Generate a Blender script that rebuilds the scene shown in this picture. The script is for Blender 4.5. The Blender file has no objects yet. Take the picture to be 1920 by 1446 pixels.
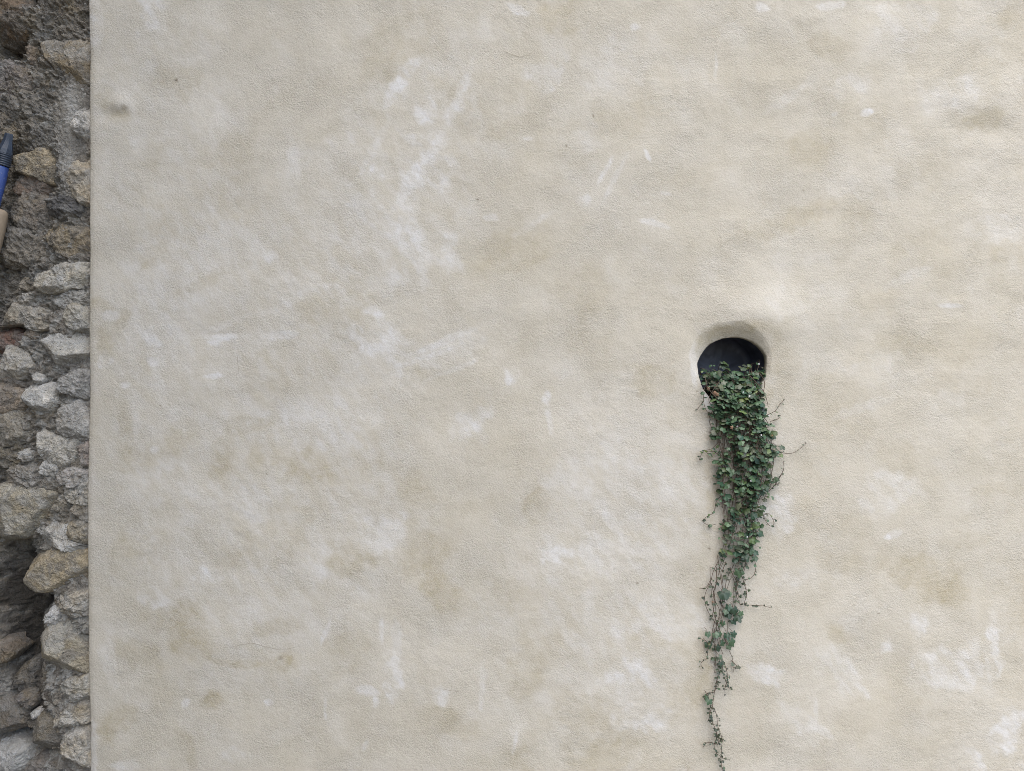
import bpy, math
import numpy as np
from math import radians, sin, cos, pi

S = 0.0015          # metres per photograph pixel on the face of the plaster
D = 1.95            # camera distance from the plaster
ZC = 1.5            # camera height
C = bpy.context.scene.collection
rng = np.random.default_rng(7)

# ------------------------------------------------------------------ camera, sky, sun, exposure
sc = bpy.context.scene
cam = bpy.data.cameras.new('camera'); co = bpy.data.objects.new('camera', cam); C.objects.link(co)
co.location = (0, -D, ZC); co.rotation_euler = (pi/2, 0, 0)
cam.sensor_width = 36; cam.lens = 36*D/(1920*S); cam.clip_end = 500; cam.clip_start = 0.01
sc.camera = co
sun_dir = np.array([-0.10, -0.48, 0.87]); sun_dir /= np.linalg.norm(sun_dir)
w = bpy.data.worlds.new('World'); sc.world = w; w.use_nodes = True
nt = w.node_tree
sky = nt.nodes.new('ShaderNodeTexSky'); sky.sky_type = 'NISHITA'; sky.sun_disc = False
sky.sun_elevation = math.asin(sun_dir[2]); sky.sun_rotation = math.atan2(sun_dir[0], sun_dir[1])
sky.air_density = 1.0; sky.dust_density = 1.4; sky.ozone_density = 1.0
nt.links.new(sky.outputs[0], nt.nodes['Background'].inputs[0])
nt.nodes['Background'].inputs[1].default_value = 0.095
sl = bpy.data.lights.new('sun', 'SUN'); so = bpy.data.objects.new('sun', sl); C.objects.link(so)
sl.energy = 1.5; sl.angle = radians(84); sl.color = (1.0, 0.93, 0.79)
from mathutils import Vector
so.rotation_euler = Vector(sun_dir).to_track_quat('Z', 'Y').to_euler(); so.location = (3, -3, 4)
sc.cycles.filter_width = 0.85; sc.cycles.denoising_prefilter = 'NONE'
sc.view_settings.view_transform = 'Standard'; sc.view_settings.look = 'None'
sc.view_settings.exposure = 1.66; sc.view_settings.gamma = 1; sc.view_settings.use_curve_mapping = False

# ------------------------------------------------------------------ helpers
_perm = np.random.default_rng(3).permutation(512).astype(np.int64)
_grad = np.random.default_rng(4).normal(size=(512, 3)); _grad /= np.linalg.norm(_grad, axis=1)[:, None]
def perlin(p):
    p = np.asarray(p, float); i = np.floor(p).astype(np.int64); f = p - i
    u = f*f*f*(f*(f*6-15)+10)
    out = np.zeros(len(p))
    for dx in (0, 1):
        wx = u[:, 0] if dx else 1-u[:, 0]
        for dy in (0, 1):
            wy = u[:, 1] if dy else 1-u[:, 1]
            for dz in (0, 1):
                wz = u[:, 2] if dz else 1-u[:, 2]
                h = _perm[(_perm[(_perm[(i[:, 0]+dx) & 511]+i[:, 1]+dy) & 511]+i[:, 2]+dz) & 511]
                g = _grad[h]
                out += wx*wy*wz*(g[:, 0]*(f[:, 0]-dx)+g[:, 1]*(f[:, 1]-dy)+g[:, 2]*(f[:, 2]-dz))
    return out*1.5
def fbm(p, scale, octv=4, seed=0.0, rough=0.5):
    p = np.asarray(p, float)/scale + np.array([seed*17.3, seed*5.1, seed*9.7])
    a, t, o = 1.0, 0.0, 0
    for k in range(octv):
        o = o + a*perlin(p*2**k + k*3.7); t += a; a *= rough
    return o/t*1.4
def ridged(p, scale, octv=4, seed=0.0):
    p = np.asarray(p, float)/scale + np.array([seed*7.3, seed*15.1, seed*2.7])
    a, t, o = 1.0, 0.0, 0
    for k in range(octv):
        o = o + a*(1-np.abs(perlin(p*2**k+k*5.3))*2); t += a; a *= 0.55
    return o/t
def sstep(a, b, x):
    t = np.clip((x-a)/(b-a), 0, 1); return t*t*(3-2*t)

def wx(px, d=0.0): return (np.asarray(px, float)-960)*S*(D+d)/D
def wz(py, d=0.0): return ZC+(723-np.asarray(py, float))*S*(D+d)/D

def build(name, verts, quads, mats, parent=None, attrs=None, smooth=True, tris=None):
    verts = np.asarray(verts, np.float32)
    me = bpy.data.meshes.new(name)
    q = np.asarray(quads, np.int32).reshape(-1, 4) if quads is not None and len(quads) else np.zeros((0, 4), np.int32)
    t = np.asarray(tris, np.int32).reshape(-1, 3) if tris is not None and len(tris) else np.zeros((0, 3), np.int32)
    me.vertices.add(len(verts)); me.vertices.foreach_set('co', verts.ravel())
    nl = q.size + t.size
    me.loops.add(nl); me.loops.foreach_set('vertex_index', np.concatenate([q.ravel(), t.ravel()]))
    me.polygons.add(len(q)+len(t))
    ls = np.concatenate([np.arange(len(q))*4, q.size+np.arange(len(t))*3]).astype(np.int32)
    me.polygons.foreach_set('loop_start', ls)
    me.polygons.foreach_set('loop_total', np.concatenate([np.full(len(q), 4), np.full(len(t), 3)]).astype(np.int32))
    me.update(calc_edges=True); me.validate()
    me.polygons.foreach_set('use_smooth', np.full(len(me.polygons), bool(smooth)))
    for k, v in (attrs or {}).items():
        v = np.asarray(v, np.float32)
        if v.ndim == 1:
            a = me.attributes.new(k, 'FLOAT', 'POINT'); a.data.foreach_set('value', v)
        else:
            a = me.attributes.new(k, 'FLOAT_COLOR', 'POINT'); a.data.foreach_set('color', np.c_[v, np.ones(len(v))].astype(np.float32).ravel())
    me.materials.append(mats)
    o = bpy.data.objects.new(name, me); C.objects.link(o)
    if parent: o.parent = parent
    return o
def empty(name, label=None, cat=None, loc=(0, 0, 0), group=None):
    o = bpy.data.objects.new(name, None); C.objects.link(o); o.location = loc; o.empty_display_size = 0.1
    if label: o['label'] = label; o['category'] = cat
    if group: o['group'] = group
    return o
def at_root(o, root):       # keep world-space vertices under an Empty that stands at the thing's base
    bpy.context.view_layer.update()
    o.matrix_parent_inverse = root.matrix_world.inverted()
def gridq(nr, nc, off=0, wrap=False):
    r, c = np.meshgrid(np.arange(nr-1), np.arange(nc if wrap else nc-1), indexing='ij')
    a = r*nc+c; b = r*nc+(c+1) % nc
    return (np.stack([a, b, b+nc, a+nc], -1).reshape(-1, 4)+off)

class NT:
    def __init__(s, name):
        s.m = bpy.data.materials.new(name); s.m.use_nodes = True; s.t = s.m.node_tree; s.n = s.t.nodes
        s.b = s.n['Principled BSDF']
        s.pos = s.n.new('ShaderNodeTexCoord').outputs['Object']
    def l(s, a, b): s.t.links.new(a, b)
    def noise(s, scale, detail=4, rough=0.55, dist=0.0, vec=None):
        n = s.n.new('ShaderNodeTexNoise'); n.inputs['Scale'].default_value = scale; n.inputs['Detail'].default_value = detail
        n.inputs['Roughness'].default_value = rough; n.inputs['Distortion'].default_value = dist
        s.l(vec or s.pos, n.inputs['Vector']); return n.outputs['Fac']
    def voro(s, scale, feature='F1', rand=1.0):
        n = s.n.new('ShaderNodeTexVoronoi'); n.feature = feature; n.inputs['Scale'].default_value = scale
        s.l(s.pos, n.inputs['Vector']); return n.outputs['Distance']
    def ramp(s, fac, stops):
        r = s.n.new('ShaderNodeValToRGB'); e = r.color_ramp.elements
        while len(e) < len(stops): e.new(0.5)
        for k, (p, c) in enumerate(stops):
            e[k].position = p; e[k].color = (*((c,)*3 if isinstance(c, (int, float)) else c), 1)
        s.l(fac, r.inputs[0]); return r.outputs[0]
    def attr(s, name, out='Fac'):
        a = s.n.new('ShaderNodeAttribute'); a.attribute_name = name; return a.outputs[out]
    def mix(s, fac, a, b, mode='MIX'):
        m = s.n.new('ShaderNodeMix'); m.data_type = 'RGBA'; m.blend_type = mode
        for v, k in ((fac, 0), (a, 6), (b, 7)):
            if isinstance(v, (int, float)): m.inputs[k].default_value = v
            elif isinstance(v, tuple): m.inputs[k].default_value = (*v, 1)
            else: s.l(v, m.inputs[k])
        return m.outputs[2]
    def math(s, op, a, b=0.0, c=None, clamp=False):
        m = s.n.new('ShaderNodeMath'); m.operation = op; m.use_clamp = clamp
        for k, v in enumerate((a, b) if c is None else (a, b, c)):
            if isinstance(v, (int, float)): m.inputs[k].default_value = v
            else: s.l(v, m.inputs[k])
        return m.outputs[0]
    def bump(s, h, strength, dist, prev=None):
        b = s.n.new('ShaderNodeBump'); b.inputs['Distance'].default_value = dist
        if isinstance(strength, (int, float)): b.inputs['Strength'].default_value = strength
        else: s.l(strength, b.inputs['Strength'])
        s.l(h, b.inputs['Height'])
        if prev: s.l(prev, b.inputs['Normal'])
        return b.outputs['Normal']
    def done(s, col, rough=0.9, spec=0.2, normal=None):
        if isinstance(col, tuple): s.b.inputs['Base Color'].default_value = (*col, 1)
        else: s.l(col, s.b.inputs['Base Color'])
        if isinstance(rough, (int, float)): s.b.inputs['Roughness'].default_value = rough
        else: s.l(rough, s.b.inputs['Roughness'])
        s.b.inputs['Specular IOR Level'].default_value = spec
        if normal: s.l(normal, s.b.inputs['Normal'])
        return s.m

# ------------------------------------------------------------------ materials
def mat_plaster():
    t = NT('lime_plaster')
    och, lim, dk = t.attr('ochre'), t.attr('lime'), t.attr('dirt')
    f1 = t.noise(55, 5, 0.65); f2 = t.noise(230, 3, 0.6); f3 = t.noise(9, 4, 0.55, 0.6)
    base = t.mix(t.ramp(f3, [(0.35, 0.0), (0.65, 1.0)]), (0.518, 0.475, 0.402), (0.553, 0.511, 0.446))
    # the brushed-in stains and tints break up in the grain of the render
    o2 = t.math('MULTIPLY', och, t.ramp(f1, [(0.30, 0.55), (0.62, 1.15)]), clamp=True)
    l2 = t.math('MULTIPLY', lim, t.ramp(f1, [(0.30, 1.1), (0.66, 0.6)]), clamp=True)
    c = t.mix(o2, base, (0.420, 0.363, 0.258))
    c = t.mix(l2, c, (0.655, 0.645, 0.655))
    c = t.mix(dk, c, (0.20, 0.165, 0.12))
    c = t.mix(0.5, c, t.ramp(f2, [(0.28, (0.80, 0.78, 0.74)), (0.5, 1.0), (0.72, 1.0)]), 'MULTIPLY')
    g1 = t.noise(205, 5, 0.66, 0.35); g2 = t.noise(560, 2, 0.5); g3 = t.noise(38, 4, 0.6)
    g4 = t.voro(290)
    patch = t.noise(7.5, 5, 0.6)
    amt = t.math('MULTIPLY', t.ramp(patch, [(0.36, 0.42), (0.64, 1.0)]), t.math('SUBTRACT', 1.0, t.math('MULTIPLY', lim, 0.6)))
    h = t.math('ADD', t.math('MULTIPLY', g1, 1.0), t.math('MULTIPLY', g2, 0.22))
    h = t.math('ADD', h, t.math('MULTIPLY', g4, 0.12))
    n = t.bump(h, amt, 0.0045)
    n = t.bump(g3, 0.22, 0.010, n)
    return t.done(c, 0.93, 0.12, n)

def mat_stone(name, pale=(0.56, 0.545, 0.52), warm=(0.30, 0.235, 0.145), fine=1.0):
    t = NT(name)
    oi = t.n.new('ShaderNodeObjectInfo'); base = oi.outputs['Color']
    a = t.noise(26, 5, 0.62, 0.5); b = t.noise(115, 5, 0.70, 0.3); c2 = t.noise(330, 3, 0.6); d = t.noise(11, 4, 0.6, 0.8)
    col = t.mix(1.0, base, t.ramp(b, [(0.30, 0.68), (0.5, 1.0), (0.72, 1.3)]), 'MULTIPLY')
    col = t.mix(t.math('MULTIPLY', t.ramp(d, [(0.50, 0.0), (0.66, 1.0)]), 0.55), col, warm)
    col = t.mix(t.math('MULTIPLY', t.ramp(t.noise(17, 6, 0.68, 0.8), [(0.46, 0.0), (0.56, 1.0)]), 0.62), col, t.mix(c2, (0.15, 0.14, 0.13), (0.33, 0.315, 0.295)))
    col = t.mix(t.math('MULTIPLY', t.attr('lime'), t.ramp(a, [(0.36, 0.2), (0.56, 1.0)])), col, pale)
    col = t.mix(t.math('MULTIPLY', t.attr('soil'), 0.85), col, t.mix(b, (0.045, 0.040, 0.036), (0.10, 0.09, 0.08)))
    col = t.mix(t.ramp(c2, [(0.71, 0.0), (0.78, 0.45)]), col, (0.50, 0.48, 0.45))
    col = t.mix(t.ramp(c2, [(0.27, 0.45), (0.34, 0.0)]), col, (0.035, 0.032, 0.03))
    h = t.math('ADD', t.math('MULTIPLY', b, 1.0), t.math('MULTIPLY', c2, 0.35))
    n = t.bump(h, 1.0, 0.012*fine)
    n = t.bump(t.ramp(t.noise(48, 6, 0.7, 1.2), [(0.38, 0.0), (0.55, 1.0)]), 0.35, 0.004, n)
    return t.done(col, 0.95, 0.12, n)

M_PLASTER = mat_plaster()
M_STONE = mat_stone('rough_limestone')
M_BED = mat_stone('earth_mortar', fine=1.3)

# ------------------------------------------------------------------ stains, scuffs and light-and-shade tints on the plaster: x, y, rx, ry, angle, strength (photo pixels)
OCHRE_AND_SHADE = [(1456,655,18,44,-10,.8),(1440,735,18,26,20,.7),(1330,625,40,10,-35,.5),(1380,618,66,16,0,1.2),(1325,640,24,18,-40,.8),(325,150,55,34,0,.6),(215,203,46,24,20,.9),(310,430,48,48,30,.6),(420,380,70,55,0,.4),(290,300,42,36,0,.4),(440,290,60,36,0,.4),  # the arcs over the hole paint in its warm brown shade
(760,60,90,46,0,.5),(1050,30,56,40,20,.65),(960,250,60,40,0,.5),(720,130,52,44,0,.6),(1180,228,86,32,-12,.55),(1010,180,40,50,0,.3),
(960,480,90,40,-10,.6),(1000,440,60,26,0,.4),(1090,560,40,56,10,.5),(1100,640,50,40,0,.35),(1216,713,56,24,4,1.0),(1150,690,30,16,0,.4),
(1510,280,56,40,-35,.8),(1480,410,80,34,-20,.8),(1590,400,70,36,10,.6),(1560,80,50,36,0,.55),(1840,235,56,28,-20,.95),(1760,320,60,40,0,.35),
(1890,34,40,26,0,.7),(1745,480,70,40,0,.45),(1900,470,46,26,0,.6),(1780,650,80,40,0,.4),(1690,640,60,36,20,.55),(1560,740,70,46,0,.5),
(1480,700,24,60,0,.5),(1590,800,60,36,0,.55),(1820,720,70,30,0,.4),(1500,970,56,46,0,.5),(1590,1000,50,40,0,.5),(1730,1072,92,46,24,1.0),
(1770,1110,50,30,20,.6),(1580,1060,60,26,20,.6),(1568,1188,36,20,15,.85),(1900,1120,46,66,0,.7),(1885,920,66,16,0,.55),(1700,1320,60,56,0,.4),
(1610,1340,50,50,0,.3),(230,800,18,70,-4,.75),(250,860,50,26,0,.5),(335,835,50,40,10,.75),(422,850,26,66,10,.7),(540,874,110,36,6,1.0),
(470,800,60,24,0,.5),(620,905,50,26,0,.5),(780,930,36,50,25,.7),(700,850,26,60,10,.5),(1010,950,26,64,-10,.65),(880,950,50,30,0,.3),
(250,1030,60,56,0,.7),(500,1030,100,34,-12,.5),(650,1062,54,32,-50,.9),(800,1040,56,56,0,.75),(830,1110,50,32,30,.9),(350,1160,54,70,0,1.0),
(290,1160,34,30,0,.6),(358,1212,54,24,0,1.0),(262,1232,60,26,30,.6),(440,1240,66,9,8,1.0),(395,1312,30,24,10,1.0),(526,1240,20,20,0,1.4),
(500,1180,60,18,-20,.6),(220,1350,46,34,-40,.8),(290,1310,40,40,0,.4),(352,1405,14,40,-25,.75),(665,1220,46,52,0,.5),(980,1272,44,40,25,.7),
(1030,1200,66,34,0,.5),(1090,1330,60,46,0,.6),(1130,1400,80,46,-10,.9),(840,1360,54,36,0,.6),(1220,1215,80,30,10,.7),(1296,1290,36,66,0,.9),
(960,1110,50,36,0,.5),(980,1432,30,24,0,.7),(1240,1440,70,20,0,.6),(238,585,14,60,22,.75),(190,580,26,18,0,.9),(198,640,24,20,0,.9),
(290,492,36,10,-20,.85),(400,520,96,14,-24,.6),(600,590,60,36,0,.4),(680,600,26,60,20,.6),(500,690,70,40,0,.35),(640,550,60,50,0,.5),
(900,520,50,36,0,.3),(1330,930,14,120,4,.9),(1318,1230,16,60,0,.9),(1316,1100,12,60,0,.6),(760,690,60,30,30,.5),(560,960,60,30,-10,.4),  # the tall ones by the plant: an ochre tint down its left side
(1690,860,80,30,10,.45),(1800,1010,60,24,0,.4),(1640,560,70,30,-15,.4),(1300,330,70,30,-20,.4),(1620,220,50,30,0,.35),(870,190,60,50,0,.45)]
LIME_AND_LIGHT = [(480,820,330,520,0,.40),(300,300,160,330,0,.30),(770,300,150,300,20,.32),(1180,1010,200,340,0,.22),(1040,1200,240,240,0,.2),(830,250,13,120,28,.6),(772,335,11,100,30,.5),(862,180,9,84,25,.5),(700,280,10,70,30,.45),(905,1290,7,54,4,.5),(1155,335,6,54,25,.55),(830,640,76,7,-20,.65),(800,668,84,6,-18,.55),(850,692,60,5,-22,.55),(742,1215,9,60,3,.6),(560,560,90,9,-24,.4),(420,610,70,7,-20,.4),(1000,420,50,7,-28,.4),(1480,180,60,9,-30,.35),(1620,760,70,10,-20,.35),(1700,520,60,9,-25,.35),(285,20,30,40,10,.7),(178,40,14,60,0,.6),(755,150,18,56,32,.85),(735,185,16,30,32,.6),(800,200,22,30,0,.75),(782,262,22,14,0,.8),  # first broad ones: lime skim plus the cooler, greyer light painted in
(708,330,24,14,0,.9),(812,320,56,36,-25,.75),(790,480,56,80,0,.65),(750,430,36,50,0,.5),(968,18,26,8,15,1.),(1190,55,9,9,0,1.1),(1425,18,13,12,0,1.2),
(1030,130,36,40,0,.5),(1095,375,18,14,0,.9),(1135,322,5,34,26,.9),(1228,420,32,7,14,.9),(1247,365,11,4,10,1.),(1213,292,4,13,-25,.9),
(1342,125,3,28,0,.8),(920,409,19,7,0,.9),(990,262,10,4,0,.9),(1625,215,12,7,-20,1.),(1565,214,6,4,0,.9),(415,632,32,8,4,1.1),(400,642,12,6,0,1.),
(532,628,32,10,-8,.9),(194,676,15,13,0,1.2),(205,596,20,12,0,.9),(290,632,28,26,20,.7),(400,704,18,6,-8,1.1),(285,684,12,10,0,.9),(232,724,10,7,0,1.),
(288,840,8,9,0,1.1),(255,796,10,22,0,.65),(715,640,56,66,-15,.75),(560,780,110,30,-8,.4),(840,660,90,30,-15,.45),(620,810,60,40,0,.4),
(880,800,50,20,-35,.8),(962,703,14,16,-20,.8),(1025,748,7,13,0,1.),(1030,788,6,30,-6,.75),(720,980,54,16,-5,.6),(505,482,12,12,0,.7),(690,400,40,30,0,.4),
(1055,1040,32,24,0,.8),(560,832,12,22,15,.7),(290,880,40,20,0,.3),(470,960,40,40,0,.45),(1170,900,150,70,0,.35),(1250,1170,120,36,0,.45),
(1190,1020,130,60,0,.4),(1185,1272,50,24,5,.9),(1210,1340,66,26,-10,.85),(740,1272,22,50,5,.95),(830,1310,18,26,-10,.7),(682,1296,26,12,10,1.3),
(702,1316,8,10,0,1.2),(347,1317,8,9,0,1.2),(612,1185,5,30,18,1.),(715,1180,5,28,0,.7),(608,1330,3,24,0,1.),(682,1398,5,12,30,1.),(500,1316,9,6,0,.9),
(965,1395,4,28,8,.7),(240,1432,34,14,0,.7),(177,1410,8,70,0,.8),(380,1072,18,14,0,.8),(285,1120,30,26,0,.6),(435,1420,30,14,0,.4),(205,1240,14,60,0,.4),
(1430,1262,40,18,10,.95),(1572,1245,50,22,40,.55),(1592,1290,40,16,30,.7),(1662,1212,16,14,0,.8),(1540,1372,34,8,30,.6),(1532,1335,5,26,0,.7),
(1790,1252,54,46,0,.75),(1862,1220,17,60,0,.8),(1892,1385,44,50,0,.95),(1830,1425,14,40,-35,.8),(1500,1350,60,20,35,.5),(1660,922,60,34,-15,.5),
(1672,1000,20,7,-30,.9),(1722,1165,20,26,0,.6),(1780,576,24,5,4,1.),(1490,560,90,26,-24,.3),(1300,690,10,46,0,.7),(1440,970,44,40,0,.7),(1480,1090,40,40,0,.4),  # includes a pale tint at the plant's right side
(1780,180,60,40,0,.45),(1600,160,50,30,0,.4),(1690,50,60,34,0,.5),(1560,10,30,10,0,.8),(1150,120,60,50,0,.35),(1640,690,50,30,0,.3),(1860,420,60,30,0,.35),
(1328,752,9,22,-22,1.3),(560,300,50,30,-20,.35),(640,260,30,20,-20,.4),(1090,270,50,30,-20,.3),(600,1060,40,26,-30,.35),(720,1010,60,26,-30,.4)]
DIRT = [(330,150,3,4,0,1.2),(235,203,9,7,0,.45),(526,1234,6,5,0,.6),(500,890,2,2,0,1.),(1195,1094,2,2,0,1.6),(895,374,4,2,0,.9),(1112,218,2,4,0,.9),
(1062,275,3,3,0,.8),(1508,358,2,2,0,.9),(1330,1029,3,3,0,1.6),(1646,1150,3,2,0,.9),(300,760,2,2,0,.8),(1306,734,2,2,0,.9)]

def stains(px, py):  # stain masks, with the shade and light tints mixed in
    p = np.c_[px, py, np.zeros(len(px))]
    w1, w2 = fbm(p, 70, 3, 1), fbm(p, 70, 3, 2)
    w3, w4 = fbm(p, 16, 3, 3), fbm(p, 16, 3, 4)
    brush = 0.78 + 0.5*fbm(np.c_[px+0.6*py, (py-0.6*px)*0.35, np.zeros(len(px))], 26, 3, 5)
    fb2 = fbm(np.c_[(px*0.8-py*0.6)*0.9, (px*0.6+py*0.8)*0.45, np.zeros(len(px))], 22, 4, 10, 0.65)
    res = []
    for lst, hard, k in ((OCHRE_AND_SHADE, 0.62, 1.0), (LIME_AND_LIGHT, 0.66, 1.0), (DIRT, 0.5, 0)):
        acc = np.ones(len(px))
        for (x, y, rx, ry, an, s) in lst:
            m = max(rx, ry)*1.5+60
            sel = np.where((np.abs(px-x) < m) & (np.abs(py-y) < m))[0]
            if not len(sel): continue
            r = min(rx, ry); a1 = min(40, 0.75*r)*k; a2 = min(12, 0.5*r)*k
            dx = px[sel]-x+w1[sel]*a1*1.4+w3[sel]*a2; dy = py[sel]-y+w2[sel]*a1*1.4+w4[sel]*a2
            ca, sa = cos(radians(an)), sin(radians(an))
            e = np.hypot((dx*ca+dy*sa)/rx, (-dx*sa+dy*ca)/ry)
            v = s*(1.0 if hard > .65 else 1.0 if x < 1130 else 0.75)*(1-sstep(hard-(.12 if hard < .65 else 0), 1.18, e))
            if k: v = v*np.clip(brush[sel] if lst is OCHRE_AND_SHADE else 0.62+1.5*fb2[sel], 0.2 if min(rx, ry) > 12 else 0.6, 1.2)
            acc[sel] *= 1-np.clip(v*0.82, 0, 0.97)
        res.append(1-acc)
    dg = np.c_[(px*0.82-py*0.57)*0.55, px*0.57+py*0.82, np.zeros(len(px))]       # strokes of the float run up to the right
    vt = np.c_[px*1.7, py*0.55, np.zeros(len(px))]
    bg_o = 0.11*sstep(-0.05, 0.45, fbm(dg, 170, 5, 6, 0.55))+0.08*sstep(0.05, 0.45, fbm(vt, 75, 4, 8))
    bg_l = 0.10*sstep(-0.05, 0.45, fbm(dg[:, [1, 0, 2]], 150, 5, 7, 0.55))+0.14*sstep(0.12, 0.5, fbm(dg*np.array([2.2, .8, 1]), 60, 4, 9))
    och = 1-(1-res[0])*(1-bg_o); lim = 1-(1-res[1])*(1-bg_l*(1-res[0]))
    return och*0.95, lim*0.95, res[2]

# ------------------------------------------------------------------ plaster wall
HOLE = np.array([(1309.5,681),(1314,670),(1323,657),(1335.5,645),(1350,636.6),(1368,632.5),(1386,632),(1404,636),(1418,645),(1431,657),(1437,670),(1438,688),
(1435,706),(1425,724),(1415,737),(1402,752),(1386,759),(1368,761),(1350,759),(1335.5,750),(1323,735),(1314,717),(1309.5,697)], float)
HC = np.array([1374., 694.])
def hole_r(ang):            # radius of the opening in pixels, ang measured with y up
    d = HOLE-HC; a = np.arctan2(-d[:, 1], d[:, 0]); r = np.hypot(d[:, 0], d[:, 1])
    o = np.argsort(a); a, r = a[o], r[o]
    a = np.r_[a-2*pi, a, a+2*pi]; r = np.r_[r, r, r]
    return np.interp(ang, a, r)
def bumpf(px, py, x, y, rx, ry): return np.exp(-(((px-x)/rx)**2+((py-y)/ry)**2))
def relief(px, py):         # how far the plaster stands back (+) or forward (-), metres
    p = np.c_[px, py, np.zeros(len(px))]
    h = 0.0085*fbm(p, 330, 3, 11)+0.0027*fbm(np.c_[px*.7, py*1.15, px*0], 110, 3, 12)*(0.6+0.75*sstep(900, 1500, px)*(1-sstep(500, 900, py)))+0.0007*fbm(p, 36, 4, 13)
    rough = sstep(-0.1, 0.5, fbm(p, 190, 3, 14))
    h += rough*0.0010*fbm(p, 13, 3, 15)
    # trowel drags
    q = np.c_[(px*0.88-py*0.48)/5.0, px*0.48+py*0.88, np.zeros(len(px))]
    h += 0.0007*fbm(q, 24, 3, 16)*sstep(0, 0.5, fbm(p, 170, 2, 17))
    h -= 0.024*bumpf(px, py, 1412, 592, 115, 58) + 0.006*bumpf(px, py, 1300, 700, 50, 60) + 0.008*bumpf(px, py, 1465, 690, 45, 70)
    h -= 0.007*bumpf(px, py, 228, 196, 22, 16) - 0.004*bumpf(px, py, 215, 215, 26, 12)
    h -= 0.006*bumpf(px, py, 1835, 190, 60, 30) - 0.005*bumpf(px, py, 1840, 245, 60, 24)
    h -= 0.0018*bumpf(px, py, 1786, 566, 30, 11)
    h += 0.0008*bumpf(px, py, 415, 626, 40, 4) + 0.0008*bumpf(px, py, 520, 628, 30, 4)
    return h
def edge_px(py):
    return np.interp(py, [-600, 0, 250, 480, 620, 700, 960, 1100, 1250, 1320, 1335, 1446, 2000], [166, 167, 168.5, 169, 166.5, 167.5, 163.5, 164.5, 165, 167.5, 168.5, 169, 168])
st = 0.0042
xs = np.arange(-1.25, 1.56, st)
x0i, x1i = np.searchsorted(xs, wx(1225)), np.searchsorted(xs, wx(1535))
g = xs[-1]+np.cumsum(st*1.25**np.arange(1, 24)); xs = np.r_[xs, g[g < 9]]
zs = np.arange(0.36, 2.64, st)
z0i, z1i = np.searchsorted(zs, wz(850)), np.searchsorted(zs, wz(545))
gt = zs[-1]+np.cumsum(st*1.25**np.arange(1, 22)); gb = np.cumsum(st*1.25**np.arange(1, 22)); gb = gb[gb < 0.36]
zs = np.r_[-0.05, zs[0]-gb[::-1], zs, gt[gt < 4.2]]; z0i += len(gb)+1; z1i += len(gb)+1
nx, nz = len(xs), len(zs)
X, Z = np.meshgrid(xs, zs)
PX, PY = X/S+960, 723-(Z-ZC)/S
# the left end follows the ragged line where the coat stops
tgt = edge_px(PY) + 0.5*fbm(np.c_[PY.ravel()*0+3, PY.ravel(), PY.ravel()*0], 22, 3, 21).reshape(PY.shape)
e0 = PX[0, 0]; fall = 1-sstep(0, 60, PX-e0)
PX = PX+(tgt-e0)*fall; X = (PX-960)*S
Y = relief(PX.ravel(), PY.ravel()).reshape(PX.shape)
Y = Y + 0.003*np.exp(-((PX-tgt)/5.0)**2)
keep = np.ones((nz-1, nx-1), bool); keep[z0i:z1i, x0i:x1i] = False
Q = gridq(nz, nx).reshape(nz-1, nx-1, 4)[keep]
V = np.c_[X.ravel(), Y.ravel(), Z.ravel()]; P = np.c_[PX.ravel(), PY.ravel()]
# returning edge at the left end (thickness of the coat)
ed = np.arange(nz)*nx; base_n = len(V); rings = []
for k, (dx, dy) in enumerate(((-0.0012, 0.004), (-0.0016, 0.012), (0.000, 0.024), (0.004, 0.040))):
    pj = P[ed]; jit = 0.0010*fbm(np.c_[pj[:, 1], np.full(nz, k*9.), pj[:, 1]*0], 9, 2, 22)
    rings.append(np.c_[V[ed, 0]+dx+jit, V[ed, 1]+dy, V[ed, 2]])
Vn = [V]+rings; Pn = [P]+[P[ed]]*4
for k in range(4):
    a = ed if k == 0 else base_n+(k-1)*nz+np.arange(nz); b = base_n+k*nz+np.arange(nz)
    Q = np.r_[Q, np.stack([a[:-1], a[1:], b[1:], b[:-1]], -1)]
# spokes from the cut-out to the mouth of the opening
loop = [(z0i, c) for c in range(x0i, x1i)]+[(r, x1i) for r in range(z0i, z1i)]+[(z1i, c) for c in range(x1i, x0i, -1)]+[(r, x0i) for r in range(z1i, z0i, -1)]
li = np.array([r*nx+c for r, c in loop]); nl = len(li); B = P[li]
ang = np.arctan2(-(B[:, 1]-HC[1]), B[:, 0]-HC[0])
HR = hole_r(ang) + 1.5*fbm(np.c_[np.cos(ang)*3, np.sin(ang)*3, ang*0], 1.0, 3, 23)
mouth = np.c_[HC[0]+HR*np.cos(ang), HC[1]-HR*np.sin(ang)]
up = sstep(-0.10, 0.80, np.sin(ang-0.12)); right = np.clip(np.cos(ang), 0, 1); left = np.clip(-np.cos(ang), 0, 1)
fw = (1+0.16*fbm(np.c_[np.cos(ang)*2, np.sin(ang)*2, ang*0], 1.0, 3, 24))*(7+24*up*(1-0.85*right**1.2)); fd = 0.005+0.018*up*(1-0.75*right**1.5)
nr = 56; prev = li; off = base_n+4*nz; mouthY = None
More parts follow.
